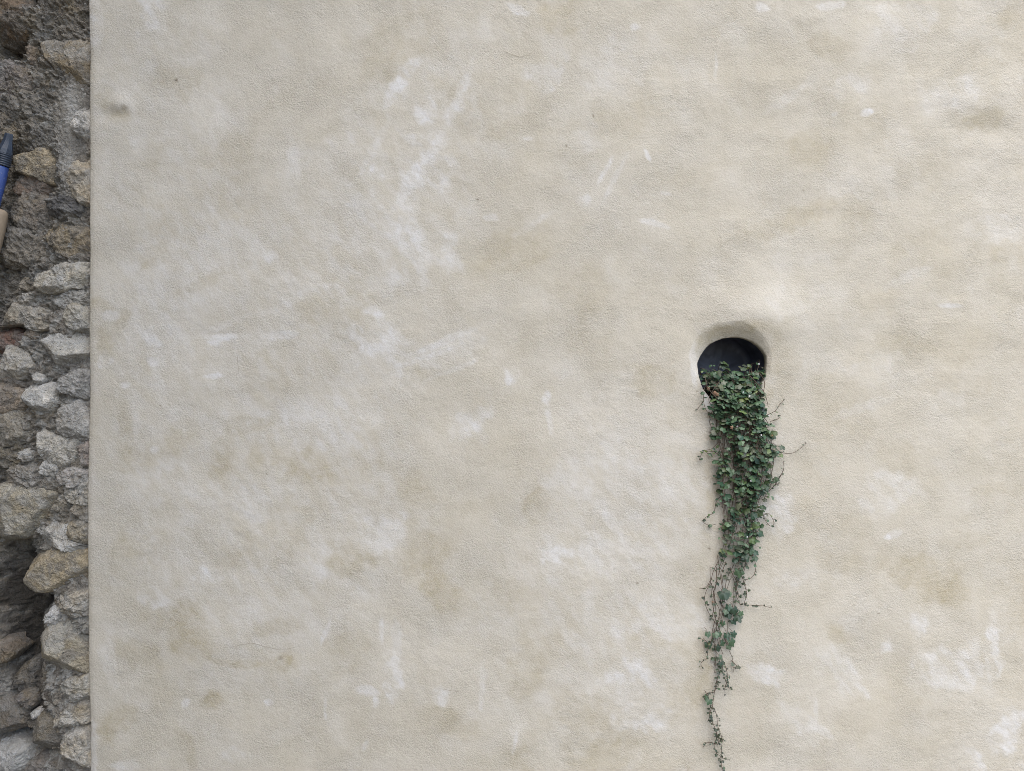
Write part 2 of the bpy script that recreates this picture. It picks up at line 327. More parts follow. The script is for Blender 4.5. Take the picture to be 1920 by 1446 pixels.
for k in range(1, nr+1):
    f = (k/nr)**0.8; pp = B*(1-f)+mouth*f
    dist = np.hypot(pp[:, 0]-mouth[:, 0], pp[:, 1]-mouth[:, 1])
    y = relief(pp[:, 0], pp[:, 1]); tt = np.clip(1-dist/fw, 0, 1)
    y = y+fd*tt**1.45
    Vn.append(np.c_[(pp[:, 0]-960)*S, y, ZC+(723-pp[:, 1])*S]); Pn.append(pp)
    cur = off+np.arange(nl); Q = np.r_[Q, np.stack([prev, np.roll(prev, -1), np.roll(cur, -1), cur], -1)]
    prev = cur; off += nl; mouthY = y
for k, (sh, dy) in enumerate(((0.6, 0.004), (0.4, 0.012), (0.0, 0.024), (-7.0, 0.028))):   # lip turning in
    pp = HC+(mouth-HC)*((HR-sh)/HR)[:, None]
    Vn.append(np.c_[(pp[:, 0]-960)*S, mouthY+dy, ZC+(723-pp[:, 1])*S]); Pn.append(pp)
    cur = off+np.arange(nl); Q = np.r_[Q, np.stack([prev, np.roll(prev, -1), np.roll(cur, -1), cur], -1)]
    prev = cur; off += nl
V = np.concatenate(Vn); P = np.concatenate(Pn)
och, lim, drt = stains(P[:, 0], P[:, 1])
pw = empty('plastered_wall', 'pale cream lime plastered wall with ochre stains and white scuffs around a round hole', 'wall')
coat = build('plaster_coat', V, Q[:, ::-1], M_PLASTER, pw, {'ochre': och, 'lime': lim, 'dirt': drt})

# dark pipe behind the mouth: tube and its back
t = NT('dark_pipe'); nn = t.noise(14, 4, 0.6, 0.8)
M_PIPE = t.done(t.mix(t.ramp(nn, [(0.42, 0.0), (0.56, 1.0)]), (0.060, 0.066, 0.092), (0.095, 0.104, 0.145)), 0.5, 0.4, t.bump(t.noise(60, 3), 0.3, 0.003))
na = 72; A = np.linspace(0, 2*pi, na, endpoint=False); R = hole_r(A)+5
pv = []
for d in (0.036, 0.060, 0.10, 0.14, 0.165):
    pv.append(np.c_[(HC[0]+R*np.cos(A)-960)*S, np.full(na, d), ZC+(723-HC[1]+R*np.sin(A))*S])
for k in (0.8, 0.5, 0.2, 0.01):
    pv.append(np.c_[(HC[0]+R*k*np.cos(A)-960)*S, 0.165+0.012*fbm(np.c_[np.cos(A)*k*3, np.sin(A)*k*3, A*0], 1.0, 3, 31), ZC+(723-HC[1]+R*k*np.sin(A))*S])
pv = np.concatenate(pv)
build('pipe_mouth', pv, gridq(9, na, wrap=True), M_PIPE, pw)

# hairline cracks in the coat
t = NT('crack_shadow'); M_CRACK = t.done((0.39, 0.35, 0.285), 0.95, 0.05)
CR = [[(430,1215),(470,1206),(520,1218),(565,1213)],
[(445,660),(446,690),(445,700)],[(820,1290),(870,1300)],[(940,95),(975,108),(990,104)]]
for c in CR:
    c = np.array(c, float); tt = np.linspace(0, len(c)-1, 60*(len(c)-1))
    px = np.interp(tt, range(len(c)), c[:, 0]); py = np.interp(tt, range(len(c)), c[:, 1])
    q = np.c_[tt*6, tt*0+c[0, 0], tt*0]; px += 2.0*fbm(q, 3, 4, 41); py += 2.6*fbm(q, 3, 4, 42)
    tx, ty = np.gradient(px), np.gradient(py); nn = np.hypot(tx, ty)+1e-6
    wd = (0.28+0.35*np.clip(fbm(q, 1.2, 2, 43)+0.2, 0, 1))*np.sin(np.linspace(0.05, pi-0.05, len(tt)))**0.5
    vv = []
    for sg in (-1, 1):
        ax, ay = px+sg*wd*-ty/nn, py+sg*wd*tx/nn
        vv.append(np.c_[(ax-960)*S, relief(ax, ay)-0.0009, ZC+(723-ay)*S])
    build('crack', np.concatenate(vv), gridq(2, len(tt)), M_CRACK, pw)

# ------------------------------------------------------------------ rubble wall left of the coat
rw = empty('rubble_wall', 'bare rubble stone wall of rough grey and tan stones in earth mortar, left of plaster', 'wall', (-1.6, 0.2, 0))
# hollows (+ deeper) and heaps (- forward) of the mortar bed: x, y, rx, ry, depth
HOL = [(25,92,34,26,.05),(62,6,22,12,.06),(112,138,30,22,-.01),(80,215,80,55,-.022),(60,350,60,18,.02),(55,430,70,55,-.012),(150,230,20,50,-.03),(145,335,25,50,-.03),
(140,445,30,40,-.015),(40,622,60,9,.03),(35,640,34,14,-.005),(150,600,26,26,-.03),(20,718,28,10,.04),(40,865,36,30,-.01),(25,1090,55,95,.085),(40,1215,45,70,.06),
(85,1125,22,14,.05),(70,1315,34,30,.03),(25,1245,30,60,.03),(90,900,60,25,-.02),(60,1395,50,24,.04),(40,1380,30,16,.04),(20,50,50,36,-.02),(115,25,46,30,-.008),(20,840,24,20,.03)]
sx = np.r_[np.arange(-1.66, -1.13, 0.0021)]; gl = sx[0]-np.cumsum(0.0022*1.06**np.arange(1, 200)); gl = gl[gl > -1.8][::-1]; sx = np.r_[gl, sx]
sz = np.arange(0.34, 2.68, 0.0021); gb = sz[0]-np.cumsum(0.0022*1.035**np.arange(1, 110)); gb = gb[gb > -0.05][::-1]
gt = sz[-1]+np.cumsum(0.0022*1.035**np.arange(1, 110)); sz = np.r_[gb, sz, gt[gt < 4.1]]
X, Z = np.meshgrid(sx, sz); x, z = X.ravel(), Z.ravel()
px, py = x/S*D/(D+0.07)+960, 723-(z-ZC)/S*D/(D+0.07)
p3 = np.c_[x, z, np.zeros(len(x))]
y = 0.054+0.012*(1-sstep(20, 60, px))+0.018*fbm(p3, 0.16, 3, 51)-0.010*(1-sstep(250, 330, py))-0.010*sstep(60, 150, px)
for (hx, hy, rx, ry, d) in HOL: y += d*(1.25 if d > 0.03 else 1)*bumpf(px+8*fbm(p3, 0.05, 2, 52), py, hx, hy, rx, ry)
wv = fbm(p3, 0.06, 3, 53)
mor = sstep(470, 520, py)*sstep(40, 80, px)*(1-sstep(1030, 1080, py)*(1-sstep(70, 110, px)))
y -= 0.017*mor+0.005*sstep(120, 160, px)
lay = np.c_[x+0.02*wv, z*2.3+0.03*wv, np.zeros(len(x))]       # crumbly layers
y += -0.009*ridged(lay, 0.06, 4, 54)+0.006-0.003*ridged(lay, 0.02, 3, 55)-0.0045*fbm(p3, 0.009, 3, 56)-0.008*fbm(p3, 0.03, 3, 61)
y -= 0.010*sstep(0.1, 0.45, fbm(p3, 0.028, 2, 57))+0.007*sstep(0.15, 0.4, fbm(p3, 0.012, 2, 60))
y = np.maximum(y, 0.012+0.012*sstep(150, 163, px)+0.004*fbm(p3, 0.01, 2, 66))
lime = sstep(0.25, 0.5, fbm(p3, 0.07, 4, 58))*0.35+0.9*sstep(0.42, 0.5, fbm(p3, 0.016, 2, 59))
for (hx, hy, rx, ry, s) in ((155,225,18,44,.9),(148,330,22,44,.75),(150,450,20,36,.4),(95,75,20,8,.7),(10,1425,50,26,.8),(60,900,30,30,.4)):
    lime = np.maximum(lime, s*bumpf(px, py, hx, hy, rx, ry))
soil = sstep(0.35, 0.7, bumpf(px, py, 20, 1110, 62, 105)+bumpf(px, py, 40, 1235, 45, 70)+bumpf(px, py, 80, 1320, 40, 34)+bumpf(px, py, 30, 1390, 40, 20)+bumpf(px, py, 25, 95, 34, 26)*.8+bumpf(px, py, 60, 5, 24, 14)+0.5*fbm(p3, .04, 3, 62)-.1)
lime = np.maximum(lime, mor*0.75*sstep(-0.2, 0.3, fbm(p3, 0.03, 4, 63)))
bed = build('mortar_bed', np.c_[x, y, z], gridq(len(sz), len(sx))[:, ::-1], M_BED, rw, {'lime': np.clip(lime*(1-soil), 0, 1), 'soil': soil}); bed.color = (0.34, 0.305, 0.262, 1)
at_root(bed, rw)

GREY, TAN, PALE, DARK, BRN, MORT = (.225,.22,.2), (.30,.255,.185), (.40,.39,.375), (.085,.085,.088), (.15,.115,.085), (.255,.24,.215)
def stone(poly, yf, col, lime=0.3, pale_top=0.0, rough=1.0, seed=0, tilt=(0, 0), parent=rw, name='stone', thick=0.07, facets=7, res=1.0):
    poly = np.array(poly, float); c = poly.mean(0); poly = c+(poly-c)*1.06; r_ = np.random.default_rng(1000+seed)
    d = poly-c; a = np.arctan2(-d[:, 1], d[:, 0]); r = np.hypot(d[:, 0], d[:, 1]); o = np.argsort(a); a, r = a[o], r[o]
    size = r.mean()*S; rough *= 0.72 if r.mean() > 34 else 1.0
    ns = int(max(40, min(150, 2*pi*r.mean()/1.5))*res); nr = int(max(16, min(54, r.mean()/1.5))*res)
    A = np.linspace(-pi, pi, ns, endpoint=False)
    ia = np.r_[a-2*pi, a, a+2*pi]; ir = np.r_[r, r, r]
    dist = 1/np.interp(A, ia, 1/ir)                 # keeps the corners of the outline
    T = np.r_[np.linspace(0.02, 0.86, nr-7), 0.90, 0.935, 0.96, 0.98, 0.995, 1.0, 1.0]
    deep = np.r_[np.zeros(nr-7), 0.02, 0.06, 0.13, 0.26, 0.5, 0.8, 1.0]
    TT, AA = np.meshgrid(T, A, indexing='ij'); RR = TT*dist[None]
    DD = np.repeat(deep[:, None], ns, 1)
    X = c[0]+RR*np.cos(AA); Yp = c[1]-RR*np.sin(AA)
    u = (X-c[0])*S; v = -(Yp-c[1])*S                 # local metres
    y = yf+tilt[0]*u+tilt[1]*v+size*0.06*TT**4
    for k in range(facets):                          # broken faces
        th = r_.uniform(0, 2*pi) if k > 1 else (pi/2+r_.uniform(-.5, .5), -pi/2+r_.uniform(-.5, .5))[k]
        sl = r_.uniform(0.4, 1.6); dd = size*r_.uniform(0.26, 0.75)
        y = np.maximum(y, yf+sl*(u*cos(th)+v*sin(th)-dd))
    y = np.minimum(y, yf+0.85*thick)+DD*thick
    edge = 0.010*sstep(158, 164, X).ravel()
    q = np.c_[u.ravel()+seed*0.37, v.ravel(), y.ravel()]
    n1 = fbm(q, max(size*0.9, .02), 3, seed*.31); n2 = ridged(q, 0.03, 4, seed*.77); n3 = fbm(q, 0.0075, 3, seed*.53); nl_ = fbm(q, 0.045, 4, seed*.21+3)
    n4 = sstep(-0.05, 0.25, fbm(q, 0.022, 2, seed*.9))
    y = y.ravel()-rough*(0.22*size*n1*0.5+0.0075*(n2-0.5)+0.0045*n3+0.005*n4)*(1-0.5*DD.ravel())
    y = np.maximum(y, -0.03+4*edge)
    ro = 1+rough*(0.10*fbm(np.c_[np.cos(AA).ravel()*2, np.sin(AA).ravel()*2, y*20], 1.0, 4, seed*.11)+0.09*n3)*TT.ravel()
    Xw = (c[0]+(X.ravel()-c[0])*ro-960)*S*(D+yf)/D; Zw = ZC+(723-(c[1]+(Yp.ravel()-c[1])*ro))*S*(D+yf)/D
    lm = lime*sstep(-0.25, 0.35, nl_+lime-0.45)
    if pale_top: lm = np.maximum(lm, pale_top*sstep(-0.3, 0.35, v.ravel()/size*0.8+nl_*0.9))   # paler along its upper side
    ob = build(name, np.c_[Xw, y, Zw], gridq(nr, ns, wrap=True), M_STONE, parent, {'lime': np.clip(lm, 0, 1)})
    ob.color = (col[0]*1.02, col[1]*.98, col[2]*.93, 1); at_root(ob, parent); return ob
STONES = [
 ([(70,75),(98,58),(150,56),(180,72),(180,150),(150,160),(118,150),(93,120),(77,105)], .022, (.20,.165,.115), .35, .55, .7, (0,.15)),
 ([(-30,0),(40,-20),(55,20),(40,60),(-20,68)], .035, BRN, .1, 0, 1.2, (0,0)),
 ([(70,-30),(170,-40),(180,20),(160,54),(95,52),(72,15)], .045, (.15,.135,.12), .2, 0, 1.3, (0,0)),
 ([(46,84),(68,82),(70,112),(56,120),(44,108)], .05, (.19,.16,.135), .1, 0, 1, (0,0)),
 ([(66,118),(92,112),(118,150),(112,172),(82,176),(64,150)], .05, (.17,.165,.155), .05, 0, .35, (-.3,0)),
 ([(-20,120),(40,118),(66,150),(50,180),(-20,185)], .045, (.17,.155,.15), .3, 0, 1.4, (0,0)),
 ([(20,178),(100,172),(146,186),(140,215),(90,228),(20,222)], .040, (.15,.145,.135), .35, 0, 1.4, (0,.2)),
 ([(36,225),(120,222),(145,240),(120,268),(70,285),(30,270)], .038, (.15,.145,.14), .3, 0, 1.5, (0,.1)),
 ([(143,184),(180,180),(182,272),(150,274),(136,245)], .016, PALE, .7, 0, .8, (0,0)),
 ([(-20,200),(28,196),(34,240),(22,280),(-20,282)], .045, (.21,.18,.14), .3, 0, 1.2, (0,0)),
 ([(22,292),(60,286),(122,288),(128,312),(118,332),(60,330),(24,318)], .030, TAN, .25, 0, .8, (0,-.2)),
 ([(124,290),(180,280),(182,382),(150,384),(128,350)], .016, (.33,.29,.23), .5, 0, .9, (0,0)),
 ([(26,338),(105,334),(100,360),(60,368),(24,362)], .05, (.16,.12,.095), .1, 0, 1.1, (0,0)),
 ([(84,362),(118,352),(132,370),(152,382),(154,402),(120,412),(86,396)], .022, DARK, .35, 0, 1.6, (.2,.3)),
 ([(14,370),(80,362),(96,400),(80,440),(22,430)], .040, (.17,.15,.13), .2, 0, 1.3, (0,0)),
 ([(78,412),(150,410),(180,420),(180,492),(130,490),(92,460)], .024, (.24,.205,.155), .25, 0, 1.1, (.1,-.2)),
 ([(-10,440),(70,432),(100,466),(90,492),(40,500),(-10,498)], .035, (.165,.15,.13), .2, 0, 1.3, (0,0)),
 ([(62,514),(92,504),(128,492),(180,488),(180,540),(130,540),(64,544)], .010, (.32,.30,.26), .5, .85, .8, (0,.2)),
 ([(36,524),(58,520),(62,540),(44,546),(34,538)], .03, TAN, .3, 0, .8, (0,0)),
 ([(22,556),(45,550),(76,562),(62,574),(36,570)], .024, (.27,.25,.22), .5, .4, 1, (0,.2)),
 ([(82,560),(104,546),(140,545),(180,540),(180,572),(140,577),(90,574)], .020, (.17,.165,.155), .5, .2, 1.2, (0,.1)),
 ([(-30,578),(60,575),(112,580),(116,602),(96,616),(40,608),(-30,612)], .020, (.29,.265,.225), .35, .4, .8, (0,0)),
 ([(118,584),(180,570),(180,618),(146,622),(118,606)], .014, (.28,.265,.23), .4, .1, 1., (0,0)),
 ([(-30,628),(36,624),(66,634),(60,652),(-30,655)], .045, (.17,.105,.085), .05, 0, .9, (0,0)),
 ([(30,622),(70,622),(74,632),(52,638)], .035, (.22,.18,.14), .2, 0, .8, (0,0)),
 ([(56,650),(80,632),(116,612),(180,622),(180,668),(140,690),(96,690),(62,678)], .006, (.33,.315,.28), .55, .95, .7, (.1,.35)),
 ([(-40,660),(20,650),(50,664),(56,690),(40,706),(-30,704)], .018, (.30,.275,.235), .5, .4, .8, (0,.1)),
 ([(-20,706),(46,704),(50,722),(-20,730)], .04, (.16,.135,.11), .1, 0, 1., (0,0)),
 ([(38,738),(46,718),(64,724),(92,716),(97,744),(104,764),(86,792),(52,764),(36,746)], .002, (.48,.465,.44), .9, 0, .45, (.1,.15)),
 ([(56,700),(72,700),(82,712),(68,722),(56,716)], .02, PALE, .7, 0, .8, (0,0)),
 ([(-40,734),(20,726),(46,742),(44,760),(24,780),(-30,776)], .020, (.23,.19,.15), .2, 0, .8, (.1,0)),
 ([(104,716),(126,700),(180,698),(180,745),(130,740),(108,734)], .016, (.23,.23,.235), .5, .3, 1.1, (0,.1)),
 ([(98,780),(118,752),(180,742),(180,822),(146,832),(110,816)], .006, (.285,.28,.275), .45, .5, .7, (.1,.2)),
 ([(-40,784),(40,776),(72,790),(60,806),(34,832),(-30,826)], .022, (.22,.205,.18), .3, .3, .9, (.1,.1)),
 ([(68,806),(94,796),(146,828),(144,852),(128,868),(96,880),(70,852),(62,830)], .008, (.34,.325,.295), .5, .5, .8, (.1,.2)),
 ([(-20,836),(50,836),(64,856),(56,886),(20,892),(-20,886)], .040, (.15,.14,.12), .3, 0, 1.6, (0,0)),
 ([(36,846),(50,842),(54,864),(46,866),(30,858)], .018, PALE, .7, 0, 1.2, (0,0)),
 ([(146,832),(180,828),(180,872),(150,872)], .018, (.22,.19,.18), .3, 0, 1.1, (0,0)),
 ([(74,880),(86,858),(106,878),(104,900),(76,896)], .012, (.35,.34,.32), .7, .3, 1., (0,.1)),
 ([(4,884),(28,872),(56,890),(76,896),(76,908),(40,914),(10,904)], .018, (.26,.235,.205), .4, .4, 1.2, (0,.1)),
 ([(74,896),(110,890),(140,880),(180,884),(180,906),(120,910),(90,918)], .012, (.27,.255,.25), .5, .3, 1.2, (0,.1)),
 ([(118,912),(180,900),(180,940),(144,946),(120,938)], .012, (.30,.285,.25), .4, .3, .9, (0,.1)),
 ([(-60,924),(40,914),(92,922),(114,946),(110,972),(60,1000),(-60,998)], .008, (.29,.265,.21), .4, .3, .55, (.05,-.1)),
 ([(104,924),(118,918),(128,940),(120,966),(110,962)], .022, (.28,.26,.23), .5, 0, 1.2, (0,0)),
 ([(126,960),(146,944),(180,944),(180,972),(140,984),(128,976)], .014, (.23,.21,.18), .3, 0, .8, (0,0)),
 ([(122,986),(180,982),(180,1004),(136,1016),(124,1006)], .010, (.25,.225,.18), .3, 0, .8, (0,0)),
 ([(60,1000),(86,984),(112,984),(128,1012),(180,1008),(180,1036),(120,1034),(66,1038)], .004, (.35,.34,.32), .6, .9, .8, (.05,.2)),
 ([(36,1056),(70,1038),(110,1030),(180,1036),(180,1098),(130,1108),(94,1114),(48,1104),(36,1084)], .000, (.275,.235,.17), .3, 0, .6, (.1,-.1)),
 ([(104,1118),(128,1104),(180,1102),(180,1152),(144,1158),(128,1170),(106,1146)], .012, (.29,.265,.225), .45, .3, 1.3, (0,.1)),
 ([(76,1162),(90,1150),(92,1138),(104,1140),(108,1160),(100,1178),(84,1170)], .010, (.40,.40,.42), .9, 0, 1.1, (0,0)),
 ([(30,1180),(36,1176),(41,1182),(38,1188),(31,1187)], .155, (.46,.45,.43), .6, 0, .12, (0,0)),
 ([(134,1164),(150,1152),(180,1156),(180,1186),(150,1190)], .022, (.17,.165,.15), .3, 0, 1.2, (0,0)),
 ([(72,1190),(92,1166),(140,1172),(180,1190),(180,1262),(128,1278),(84,1280),(72,1256)], .002, (.26,.235,.185), .35, .5, .5, (.35,.05)),
 ([(-30,1214),(14,1210),(24,1226),(14,1238),(-20,1242)], .07, (.16,.135,.11), .2, 0, .8, (0,0)),
 ([(30,1260),(60,1240),(70,1262),(60,1300),(20,1296)], .085, (.09,.085,.08), .2, 0, 1.3, (0,0)),
 ([(82,1300),(96,1286),(112,1292),(108,1318),(94,1326),(82,1318)], .03, (.10,.09,.08), .1, 0, .7, (0,0)),
 ([(110,1284),(140,1276),(180,1262),(180,1318),(120,1316),(104,1306)], .014, (.29,.265,.215), .45, .1, 1.2, (0,.1)),
 ([(96,1330),(120,1314),(180,1316),(180,1350),(140,1364),(120,1376),(100,1366)], .012, (.31,.275,.22), .5, .2, 1.2, (0,.1)),
 ([(28,1308),(50,1298),(66,1312),(58,1330),(36,1332)], .05, (.14,.13,.125), .3, 0, 1., (0,0)),
 ([(-30,1326),(20,1318),(50,1342),(46,1370),(20,1378),(-30,1368)], .05, (.12,.11,.10), .2, .2, .6, (0,.2)),
 ([(54,1340),(62,1334),(74,1338),(72,1346),(58,1348)], .028, (.50,.50,.52), .9, 0, .5, (0,.3)),
 ([(50,1362),(62,1346),(92,1338),(108,1360),(116,1390),(104,1424),(64,1404),(52,1382)], .012, (.12,.115,.105), .15, 0, .5, (.25,0)),
 ([(120,1372),(145,1352),(180,1346),(182,1480),(108,1480),(112,1410)], .010, (.34,.305,.25), .5, .1, .8, (0,0)),
 ([(-30,1400),(14,1398),(40,1412),(52,1432),(30,1470),(-30,1470)], .04, (.33,.335,.35), .8, .3, 1.3, (0,.2)),
 ([(56,1430),(90,1418),(108,1432),(106,1470),(50,1470)], .04, (.14,.125,.115), .25, 0, 1.2, (0,0)),
]
for k, a in enumerate(STONES):
    stone(a[0], max(.002, a[1]-.009) if max(q_[0] for q_ in a[0]) >= 175 else a[1]-(.012 if np.mean([q_[1] for q_ in a[0]]) < 500 and a[1] > .02 else 0), tuple((c_*.9+.1*np.mean(a[2]))*(1.75 if np.mean([q_[1] for q_ in a[0]]) < 500 else 1.8) for c_ in a[2]), min(1, a[3]*(1 if np.mean([q_[1] for q_ in a[0]]) < 480 else 1.3)), a[4], a[5], k, a[6], thick=.07 if a[1] < .14 else .02)
# added unseen wall left of the frame, put there to darken the left side
rx_, rz_ = np.meshgrid(np.linspace(0, 1, 60), np.linspace(0, 1, 60)); q = np.c_[rx_.ravel()*5, rz_.ravel()*4, rx_.ravel()*0]
t = NT('dark_shade_wall'); b = t.noise(40, 5, .6)
M_SHADE = t.done(t.mix(t.noise(4, 5, .6), t.mix(b, (.055, .05, .045), (.085, .078, .07)), (.10, .09, .08)), .95, .1, t.bump(b, .6, .008))
shade_wall = build('added_shade_wall', np.c_[-1.565+0.035*fbm(q, .3, 4, 81)-0.03*ridged(q, .2, 3, 82), 0.12-4.6*rx_.ravel(), -.05+8.0*rz_.ravel()], gridq(60, 60), M_SHADE, rw); at_root(shade_wall, rw)
core = build('wall_core', [(-1.9, .4, -.05), (9, .4, -.05), (9, .4, 4.1), (-1.9, .4, 4.1), (-1.9, .8, -.05), (9, .8, -.05), (9, .8, 4.1), (-1.9, .8, 4.1)],
             [(0, 1, 2, 3), (5, 4, 7, 6), (3, 2, 6, 7), (1, 5, 6, 2), (4, 0, 3, 7)], M_BED, rw, smooth=False); core.color = (.2, .18, .15, 1); at_root(core, rw)

# ------------------------------------------------------------------ ground
t = NT('packed_earth'); a = t.noise(3, 6, 0.6); b = t.noise(60, 4, 0.6)
M_GND = t.done(t.mix(b, t.mix(a, (0.17, 0.15, 0.12), (0.30, 0.27, 0.23)), (0.24, 0.22, 0.19)), 0.95, 0.1, t.bump(b, 0.6, 0.02))
gnd = build('ground', [(-200, -200, 0), (200, -200, 0), (200, 200, 0), (-200, 200, 0)], [(0, 1, 2, 3)], M_GND, smooth=False); gnd['kind'] = 'structure'

# ------------------------------------------------------------------ hanging plant
t = NT('leaf_green'); oc = t.attr('tint', 'Color'); v = t.noise(240, 3)
M_LEAF = t.done(t.mix(1.0, oc, t.ramp(v, [(0.3, 0.75), (0.7, 1.2)]), 'MULTIPLY'), 0.42, 0.45)
t = NT('stem_brown'); v = t.noise(60, 3)
M_STEM = t.done(t.mix(v, (0.060, 0.045, 0.034), (0.15, 0.11, 0.085)), 0.7, 0.25)
t = NT('withered_leaf'); M_DRY = t.done(t.mix(t.noise(120, 3), (0.34, 0.21, 0.14), (0.15, 0.095, 0.065)), 0.7, 0.2)
t = NT('white_petal'); M_PET = t.done((0.66, 0.64, 0.66), 0.6, 0.2)

def leaf_shape(lobe, n=20):     # flat outline, stalk joins near the origin, tip along +v
    ph = np.linspace(-pi, pi, n, endpoint=False)
    r = 1-lobe*(0.5-0.5*np.cos(5*ph))
    r = r*(1+0.22*lobe*2*np.exp(-(ph/0.5)**2))
    notch = np.exp(-((np.abs(ph)-pi)/0.33)**2); r = r*(1-0.55*notch)
    return np.c_[np.sin(ph)*r, np.cos(ph)*r+0.25]
class Leaves:
    def __init__(s): s.v, s.q, s.t, s.c, s.n = [], [], [], [], 0
    def add(s, pos, tip, nrm, size, tint, lobe, cup, r_):
        o = leaf_shape(lobe); n = len(o)
        nrm = nrm/np.linalg.norm(nrm); tip = tip-nrm*np.dot(tip, nrm); tip /= np.linalg.norm(tip)+1e-9; sd = np.cross(tip, nrm)
        ring = []
        for f in (0.5, 1.0):
            q = o*f; rr = np.hypot(q[:, 0], q[:, 1])
            h = -cup*rr**2+0.12*np.sin(np.arctan2(q[:, 0], q[:, 1])*5)*rr*0.6-0.10*np.abs(q[:, 0])
            ring.append((q, h))
        loc = [np.array([[0, 0.12]])]+[r[0] for r in ring]; hh = [np.array([0.03])]+[r[1] for r in ring]
        loc = np.concatenate(loc)*size; hh = np.concatenate(hh)*size
        P = pos+loc[:, :1]*sd+loc[:, 1:]*tip+hh[:, None]*nrm
        i = np.arange(n); j = (i+1) % n
        s.t.append(np.stack([np.zeros(n, int), 1+i, 1+j], -1)+s.n)
        s.q.append(np.stack([1+i, 1+n+i, 1+n+j, 1+j], -1)+s.n)
        edge = np.r_[np.full(1+n, 1.0), np.full(n, 0.9)]
        s.v.append(P); s.c.append(np.array(tint)[None]*edge[:, None]); s.n += len(P)
    def make(s, name, mat, parent):
        return build(name, np.concatenate(s.v), np.concatenate(s.q), mat, parent, {'tint': np.concatenate(s.c)}, tris=np.concatenate(s.t))
class Tubes:
    def __init__(s): s.v, s.q, s.n = [], [], 0
    def add(s, pts, r0, r1, sides=5):
        pts = np.asarray(pts, float); m = len(pts); tg = np.gradient(pts, axis=0); tg /= np.linalg.norm(tg, axis=1)[:, None]+1e-12
        ref = np.array([0.31, 0.9, 0.3]); u = np.cross(tg, ref); u /= np.linalg.norm(u, axis=1)[:, None]+1e-9; vv = np.cross(tg, u)
        rad = np.linspace(r0, r1, m)[:, None, None]; A = np.linspace(0, 2*pi, sides, endpoint=False)
        s.v.append((pts[:, None]+rad*(np.cos(A)[None, :, None]*u[:, None]+np.sin(A)[None, :, None]*vv[:, None])).reshape(-1, 3))
        s.q.append(gridq(m, sides, s.n, wrap=True)); s.n += m*sides
    def make(s, name, mat, parent): return build(name, np.concatenate(s.v), np.concatenate(s.q), mat, parent)
def spline(P, n):
    P = np.asarray(P, float); P = np.r_[[2*P[0]-P[1]], P, [2*P[-1]-P[-2]]]; m = len(P)-3
    t = np.linspace(0, m-1e-6, n); i = t.astype(int); f = (t-i)[:, None]
    a, b, c, d = P[i], P[i+1], P[i+2], P[i+3]
    return 0.5*(2*b+(c-a)*f+(2*a-5*b+4*c-d)*f**2+(3*b-a-3*c+d)*f**3)
def w3(px, py, y): return np.array([(px-960)*S, y, ZC+(723-py)*S])

ENV_Y = [700,720,740,760,780,800,820,840,860,880,900,920,940,960,980,1000,1020,1040,1060,1080,1100,1150,1200,1250,1300,1320,1380,1450]
ENV_L = [1318,1322,1337,1338,1337,1336,1337,1340,1345,1347,1347,1347,1346,1345,1344,1345,1344,1342,1339,1334,1330,1326,1324,1324,1324,1324,1330,1346]
ENV_R = [1428,1425,1421,1422,1430,1437,1446,1451,1453,1452,1449,1442,1430,1423,1423,1423,1417,1409,1402,1392,1384,1380,1374,1372,1366,1348,1356,1356]
pr = np.random.default_rng(21)
plant = empty('hanging_plant', 'green trailing plant with small lobed leaves hanging from the round hole in the wall', 'plant', (float(wx(1375)), 0.03, float(wz(745))))
GREENS = [(.050,.095,.050),(.062,.116,.060),(.034,.066,.038),(.088,.150,.080),(.046,.098,.060),(.125,.180,.115),(.078,.118,.050)]
def pick(lowness):
    c = np.array(GREENS[pr.integers(len(GREENS))])*pr.uniform(.8, 1.2)
    k = pr.random()
    if k < 0.10: c = c*0.5+np.array((.07, .06, .045))
    elif k < 0.30: c = c*0.55
    elif k < 0.38: c = c*np.array((1.5, 1.25, .9))
    if lowness > 0.5: c = c*(0.5)+np.array((.018, .017, .014))
    return c
def leafy(tubes, lv, path, first, spacing, size, low, out=1.0, lobe=(.10, .26), stalk=(5, 13), stalk_side=0.8, gaps=False):
    seg = np.linalg.norm(np.diff(path, axis=0), axis=1); cum = np.r_[0, np.cumsum(seg)]; s = first*S
    while s < cum[-1]:
        p = np.array([np.interp(s, cum, path[:, k]) for k in range(3)])
        if gaps and perlin(np.array([[p[0]/.034, p[2]/.034, 3.3]]))[0] < -0.38+0.1*pr.random() and p[2] < wz(775): s += spacing*S; continue
        dirv = np.array([pr.normal(0, stalk_side*(1.5 if gaps else 1)), -abs(pr.normal(0.55*out, .4)), pr.normal(0.25, .45)]); dirv /= np.linalg.norm(dirv)
        L = pr.uniform(*stalk)*S; e = p+dirv*L; e[1] = min(e[1], max(p[1], -0.004) if p[1] > 0 else -0.003)
        mid = (p+e)/2+np.array([0, 0, 0.12*L])
        tubes.add(spline([p, mid, e], 5), .00055, .00040, 4)
        n = np.array([pr.normal(0, .38), -pr.uniform(.2, .9), pr.uniform(.35, 1.3)])
        tip = np.array([dirv[0]*0.9+pr.normal(0, .35), -0.5, -0.75+pr.normal(0, .35)])
        sz = (size[0]+(size[1]-size[0])*pr.random()**1.5)*S*0.5
        lv.add(e, tip, n, sz, pick(low), pr.uniform(*lobe), pr.uniform(.02, .28), pr)
        s += spacing*S*pr.uniform(.5, 1.5)
ends = list(pr.uniform(775, 1035, 50))+list(pr.uniform(1040, 1120, 6))+list(pr.uniform(1170, 1270, 5))
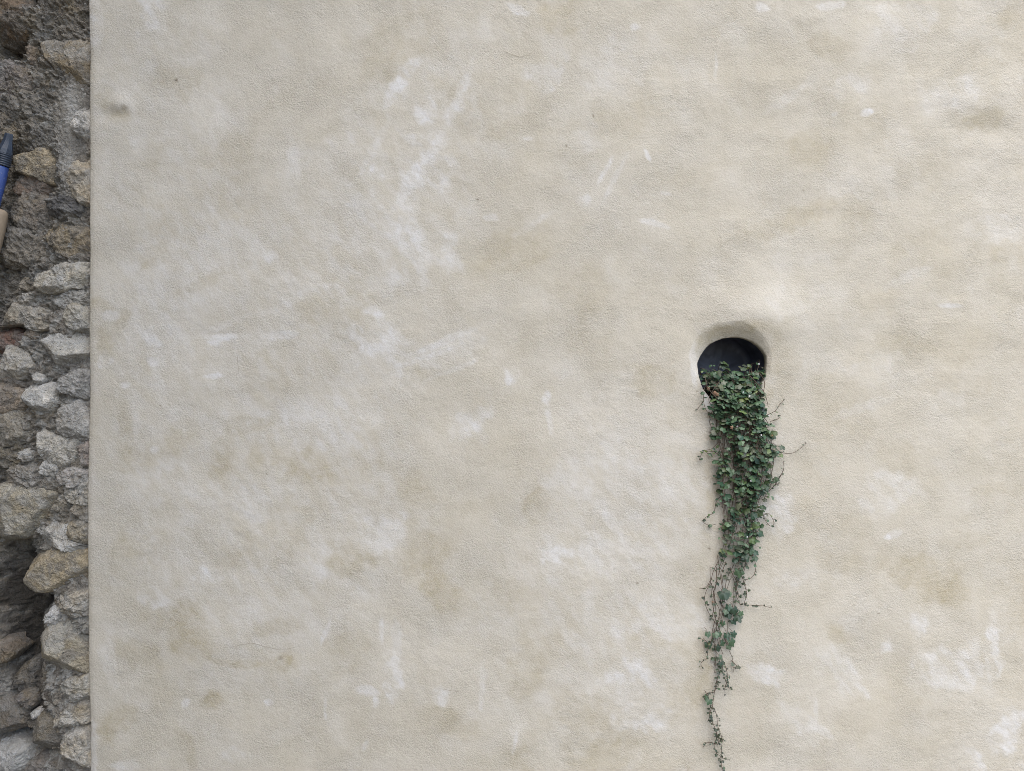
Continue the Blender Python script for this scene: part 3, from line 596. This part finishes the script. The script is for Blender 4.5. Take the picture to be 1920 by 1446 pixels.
for i, ey in enumerate(ends):
    f = pr.uniform(0.02, 0.98); lay = pr.random()
    sxp = np.interp(f, [0, 1], [1340, 1421])+pr.normal(0, 2.5); topy = (pr.uniform(696, 732) if i % 4 else pr.uniform(684, 702))+9*sin(f*11)
    lx = np.interp(f, [0, 1], [1319, 1428])+pr.normal(0, 3)
    pts = [w3(lx, 742, 0.085), w3(lx, topy+8, 0.05), w3(lx+pr.normal(0, 3), topy, 0.028), w3(sxp, (topy+750)/2, 0.0), w3(sxp, 752, -0.014-0.02*lay)]
    yy = 752+20; ff = f
    while yy < ey:
        ff = np.clip(ff+pr.normal(0, .07), 0.0, 1.0)
        L, R = np.interp(yy, ENV_Y, ENV_L), np.interp(yy, ENV_Y, ENV_R); m = 5 if yy < 1050 else 2
        dep = np.interp(yy, [752, 820, 950, 1050, 1150, 1300], [.036, .044, .034, .022, .014, .011])
        mid = 1-abs(2*ff-1)**2
        pts.append(w3(L+m+(R-L-2*m)*ff, yy, -0.006-dep*lay*(0.35+0.65*mid)))
        yy += pr.uniform(22, 38)
    path = spline(pts, 10*len(pts)); tb, lv = Tubes(), Leaves()
    tb.add(path, .0009, .0006)
    n0 = int(len(path)*0.12); up = path[n0:]; bpy_y = 723-(up[:, 2]-ZC)/S
    cut = np.searchsorted(bpy_y, 1045) if ey > 1060 else len(up)
    leafy(tb, lv, up[:max(cut, 4)], pr.uniform(2, 12), 9, (4.5, 17.5), 0.0, stalk=(4, 16), gaps=True)
    if ey > 1060 and len(up)-cut > 4:
        leafy(tb, lv, up[cut:], 5, 14, (4.5, 10), 0.8, 0.6, (.16, .34), (3, 8))
    st_ = tb.make('strand', M_STEM, plant); at_root(st_, plant)
    if lv.n: fo = lv.make('foliage', M_LEAF, st_)
# side shoots traced one by one: points, leaf size, spacing
SH = [([(1436,778),(1448,770),(1460,756),(1470,748)],(3,6),9),([(1442,790),(1452,786),(1462,778)],(4,6),10),([(1446,832),(1458,846),(1478,849),(1498,840),(1511,830)],(2.5,5),9),
([(1446,915),(1458,892),(1466,880)],(3,5),9),([(1452,905),(1464,880),(1467,864)],(2,3.5),10),([(1440,920),(1452,905),(1457,908)],(4,7),10),([(1324,712),(1316,735),(1316,755),(1324,772),(1338,777)],(5,12),17),
([(1318,752),(1308,762),(1306,768)],(3,4),9),([(1334,770),(1326,786),(1334,808),(1340,824)],(5,8),11),([(1348,826),(1332,840),(1316,846),(1309,862)],(5,9),8),([(1346,852),(1334,846),(1322,846),(1330,856)],(5,9),8),
([(1350,930),(1340,940),(1334,958),(1320,968),(1317,978),(1330,984),(1340,982)],(5,9),10),([(1350,880),(1342,888),(1334,892)],(4,6),9),([(1426,952),(1430,972),(1440,984),(1447,978),(1440,962),(1434,966)],(4,7.5),8),
([(1412,960),(1420,985),(1416,1005),(1424,1002)],(8,12),10),([(1392,1088),(1396,1110),(1392,1128),(1410,1131),(1428,1134),(1443,1138)],(3.5,7),10),([(1408,1036),(1412,1058),(1408,1078),(1396,1087)],(4,7),9),
([(1386,1075),(1394,1095),(1395,1118)],(5,8),9),([(1372,1080),(1380,1110),(1384,1130),(1394,1130)],(5,9),12),([(1345,1050),(1334,1070),(1328,1088),(1318,1112),(1320,1132),(1330,1152),(1342,1170)],(4,8),14),
([(1330,1088),(1320,1098),(1310,1102)],(5,8),14),([(1340,1175),(1328,1200),(1320,1198),(1309,1194)],(5,9),11),([(1338,1190),(1324,1212),(1322,1228),(1312,1240),(1316,1252)],(3,6),7),
([(1355,1190),(1362,1212),(1370,1232),(1373,1258)],(3,4),20),([(1369,1236),(1378,1244),(1382,1250)],(8,12),13),([(1348,1180),(1336,1150),(1330,1100),(1330,1060)],(4,7),15),
([(1352,1230),(1352,1255),(1358,1275),(1366,1290)],(3,5.5),3.2),([(1356,1240),(1360,1262),(1356,1285),(1358,1298)],(2.5,5),3.4),([(1348,1240),(1342,1268),(1336,1290),(1324,1296),(1320,1310)],(4,8),6),
([(1344,1265),(1338,1290),(1333,1318),(1326,1336),(1334,1352),(1340,1372),(1336,1392),(1341,1408),(1349,1416),(1351,1432),(1358,1450)],(3,6.5),5.5),
([(1333,1320),(1340,1334),(1342,1356),(1349,1376),(1350,1400),(1352,1418),(1364,1421)],(2.5,5.5),6.5),([(1340,1392),(1330,1386),(1322,1388),(1316,1398)],(2.5,5),7),([(1341,1376),(1350,1380),(1357,1386)],(4,7),7),
([(1338,1362),(1344,1380),(1342,1396)],(4,7),3.5),([(1330,1322),(1326,1340),(1325,1350)],(5,9),6),([(1350,1420),(1350,1436),(1354,1452)],(2.5,5),5)]
for pts, sz, sp in SH:
    n = len(pts); P3 = [w3(x, y, -0.006-0.012*sin(pi*min(1, k/(n-1)*1.2))-0.004*pr.random()) for k, (x, y) in enumerate(pts)]
    path = spline(P3, 10*n); tb, lv = Tubes(), Leaves(); tb.add(path, .0009, .00055)
    leafy(tb, lv, path, sp*.6, sp, sz, 0.8 if pts[0][1] > 1045 else 0.35, 0.5, (.14, .34), (1.5, 5), 1.0)
    st_ = tb.make('strand', M_STEM, plant); at_root(st_, plant)
    if lv.n: lv.make('foliage', M_LEAF, st_)
# the few larger leaves low on the plant
for (x, y, s, lobe) in ((1380,1066,17,.30),(1392,1042,15,.2),(1350,1106,19,.1),(1362,1108,10,.2),(1362,1132,12,.34),(1371,1137,15,.32),(1377,1150,16,.34),(1362,1147,13,.3),(1357,1140,11,.3),(1384,1143,11,.34),(1371,1160,10,.3),
 (1353,1164,9,.3),(1372,1184,12,.36),(1360,1186,13,.34),(1366,1196,15,.34),(1353,1200,12,.3),(1346,1183,11,.2),(1361,1206,10,.3),(1341,1209,12,.3),(1325,1204,13,.2),(1323,1182,10,.2),(1336,1183,11,.2),(1345,1225,9,.3),(1348,1238,9,.3),(1326,1306,12,.3),(1322,1300,8,.3)):
    tb, lv = Tubes(), Leaves(); p = w3(x, y, -0.012-pr.random()*.014); b = w3(x+pr.normal(-6, 3), y-pr.uniform(6, 14), -0.008)
    tb.add(spline([b, (b+p)/2+np.array([0, -.003, .002]), p], 6), .0006, .0005, 4)
    lv.add(p, np.array([pr.normal(.2, .5), -.4, -.9]), np.array([pr.normal(0, .3), -1., pr.uniform(.1, .7)]), s*S*.62, np.array(GREENS[pr.integers(6)])*.8, lobe, pr.uniform(.02, .2), pr)
    st_ = tb.make('strand', M_STEM, plant); at_root(st_, plant); lv.make('foliage', M_LEAF, st_)
# dry stems straggling over the left lip
for pts in ([(1318,706),(1322,726),(1336,744),(1352,756),(1372,770)],[(1345,716),(1330,735),(1326,752),(1338,768)],[(1330,722),(1350,738),(1362,752),(1368,775)],[(1420,700),(1428,716),(1424,735),(1412,750)],[(1400,705),(1416,722),(1430,740),(1434,762)]):
    P3 = [w3(x, y, -0.016-0.012*pr.random()) for x, y in pts]
    tb = Tubes(); tb.add(spline(P3, 40), .0012, .0007); st_ = tb.make('strand', M_STEM, plant); at_root(st_, plant)
# loose bare stems
for (x0, x1, y0, y1) in ((1347,1350,1040,1225),(1338,1343,1060,1200),(1354,1351,1050,1165),(1332,1340,1090,1250),(1366,1383,1060,1131),(1352,1362,830,1010),(1376,1372,850,1000),(1400,1436,740,800),(1358,1396,775,960)):
    n = 6; P3 = [w3(np.interp(k, [0, n-1], [x0, x1])+pr.normal(0, 3.2), np.interp(k, [0, n-1], [y0, y1]), -0.010-0.012*pr.random()) for k in range(n)]
    tb = Tubes(); tb.add(spline(P3, 40), .0010, .0007); st_ = tb.make('strand', M_STEM, plant); at_root(st_, plant)
for (x, y, d, s) in ((1325,727,-.006,9),(1334,735,-.012,11),(1340,738,-.016,9),(1359,797,-.055,9),(1438,814,-.03,7),(1332,1123,-.012,6)):
    lv = Leaves(); lv.add(w3(x, y, d-.012), np.array([.4, -.3, -.8]), np.array([pr.normal(0, .4), -1, .4]), s*S*.42, (1, 1, 1), .30, .8, pr)
    o = lv.make('withered_leaf', M_DRY, plant); at_root(o, plant); o['label'] = 'curled dry orange brown leaf'
for (x, y, d) in ((1384,735,-.03),(1395,742,-.035),(1413,726,.0),(1429,778,-.04),(1367,797,-.06),(1409,812,-.065),(1424,961,-.035),(1390,895,-.065),(1387,998,-.05),(1420,683,-.0)):
    bmv, bmt = [], []; nrm = np.array([pr.normal(0, .3), -1, pr.uniform(0, .5)]); nrm /= np.linalg.norm(nrm)
    u = np.cross(nrm, [0, 0, 1.]); u /= np.linalg.norm(u); v = np.cross(nrm, u); p = w3(x, y, d-.012)
    for k in range(5):
        th = k*2*pi/5+pr.uniform(0, .3); r = .0026*pr.uniform(.8, 1.1); i = len(bmv)
        for (a, rr, h) in ((0, .1, 0), (-.45, .75, .0006), (0, 1.05, .0002), (.45, .75, .0006)):
            bmv.append(p+r*rr*(cos(th+a)*u+sin(th+a)*v)+nrm*h)
        bmt.append((i, i+1, i+2, i+3))
    o = build('flower', bmv, bmt, M_PET, plant); at_root(o, plant)

# soil in the mouth of the hole that the plant roots in
t = NT('dark_soil'); b = t.noise(90, 5, .65); M_SOIL = t.done(t.mix(b, (.020, .017, .014), (.07, .058, .046)), .95, .1, t.bump(b, .9, .012))
gx, gy = np.meshgrid(np.linspace(0, 1, 40), np.linspace(0, 1, 30)); 
sxp = 1312+gx*124; dep = 0.165-gy*0.150; th = 748-26*np.sin(np.clip(gx, 0, 1)*pi)*(0.35+0.65*(1-gy))
q = np.c_[sxp.ravel()*S, dep.ravel(), th.ravel()*0]
zz = ZC+(723-th.ravel())*S+0.006*fbm(q, .03, 4, 71)
soil = build('root_soil', np.c_[(sxp.ravel()-960)*S, dep.ravel(), zz], gridq(30, 40), M_SOIL, plant); at_root(soil, plant)

# ------------------------------------------------------------------ two hand tools standing against the rubble at the left edge
def lathe(prof, base, axis, sides=28, flat=1.0, flat_from=None, ribs=None):
    axis = np.array(axis, float); axis /= np.linalg.norm(axis); u = np.cross(axis, [0, 1, 0]); u /= np.linalg.norm(u); v = np.cross(u, axis)
    A = np.linspace(0, 2*pi, sides, endpoint=False); vs = []
    for s, r, fl in prof:
        vs.append(np.array(base)+axis*s+r*(np.cos(A)[:, None]*u+fl*np.sin(A)[:, None]*v))
    return np.concatenate(vs), gridq(len(prof), sides, wrap=True)
t = NT('dark_grip'); M_GRIP = t.done(t.mix(t.noise(150, 3), (.024, .032, .050), (.050, .066, .098)), .45, .45, t.bump(t.noise(300, 3), .25, .002))
t = NT('blue_lacquer'); n_ = t.noise(55, 4, .6)
M_BLUE = t.done(t.mix(t.ramp(t.noise(180, 4, .65), [(.60, 0.), (.70, .7)]), t.mix(n_, (.030, .060, .24), (.065, .115, .34)), (.30, .30, .32)), .28, .5)
t = NT('worn_wood'); tc = t.n.new('ShaderNodeMapping'); tc.inputs['Scale'].default_value = (1, 1, .12); t.l(t.pos, tc.inputs[0])
M_WOOD = t.done(t.mix(t.noise(150, 4, .6, .4, tc.outputs[0]), (.24, .18, .125), (.36, .285, .205)), .6, .3, t.bump(t.noise(200, 3, .6, 0, tc.outputs[0]), .3, .002))
t = NT('worn_steel'); t.b.inputs['Metallic'].default_value = .9; M_STEEL = t.done(t.mix(t.noise(70, 4), (.25, .24, .23), (.40, .40, .40)), .45, .5)
yT = -0.004; d1 = w3(19, 252, yT); ax = (w3(-2, 352, yT)-d1); L1 = np.linalg.norm(ax); axn = ax/L1
tool = empty('hand_tool', 'dark flat tipped hand tool with ribbed collar and blue handle against the rubble wall', 'hand tool', tuple(d1+axn*0.26))
px_ = S
head = [(0.0, .1*px_, .5), (0.0, 7.6*px_, .5), (1.2*px_, 8.2*px_, .55), (14*px_, 8.8*px_, .65), (22*px_, 10.6*px_, .75), (30*px_, 12.2*px_, .9), (38*px_, 12.6*px_, 1.)]
v, q = lathe(head, d1, axn, 8); o = build('tip', v, q, M_GRIP, tool, smooth=False); at_root(o, tool)
rib = [(38*px_, 12.2*px_, 1)]
for k in range(6):
    s = 38.6+k*4.0; rib += [(s*px_, 11.6*px_, 1), ((s+.7)*px_, 12.9*px_, 1), ((s+2.2)*px_, 12.9*px_, 1), ((s+3.0)*px_, 11.6*px_, 1)]
v, q = lathe(rib, d1, axn); o = build('collar', v, q, M_GRIP, tool); at_root(o, tool)
hand = [(62.5*px_, 8*px_, 1), (62.6*px_, 10.4*px_, 1), (66*px_, 10.8*px_, 1), (90*px_, 11*px_, 1), (120*px_, 9.5*px_, 1), (150*px_, 9.5*px_, 1), (172*px_, 10*px_, 1), (178*px_, 7*px_, 1), (180*px_, .2*px_, 1)]
v, q = lathe(hand, d1, axn); o = build('handle', v, q, M_BLUE, tool); at_root(o, tool)
d2 = w3(4, 393, -0.002); ax2 = np.array([-0.215, 0.03, -1.]); ax2 /= np.linalg.norm(ax2)
tool2 = empty('hand_tool', 'hand tool with a plain tan wooden handle and rounded end, below the blue one', 'hand tool', tuple(d2+ax2*0.28))
hand = [(0, .2*px_, 1), (.6*px_, 5*px_, 1), (2.4*px_, 8.4*px_, 1), (6*px_, 10.8*px_, 1), (12*px_, 12*px_, 1), (40*px_, 12.2*px_, 1), (80*px_, 10.5*px_, 1), (110*px_, 9*px_, 1)]
v, q = lathe(hand, d2, ax2); o = build('handle', v, q, M_WOOD, tool2); at_root(o, tool2)
v, q = lathe([(108*px_, 9.4*px_, 1), (120*px_, 8.6*px_, 1), (121*px_, 5*px_, 1), (150*px_, 5*px_, .8), (184*px_, 9*px_, .25), (188*px_, 9*px_, .1), (188*px_, .1*px_, .1)], d2, ax2); o = build('blade', v, q, M_STEEL, tool2); at_root(o, tool2)
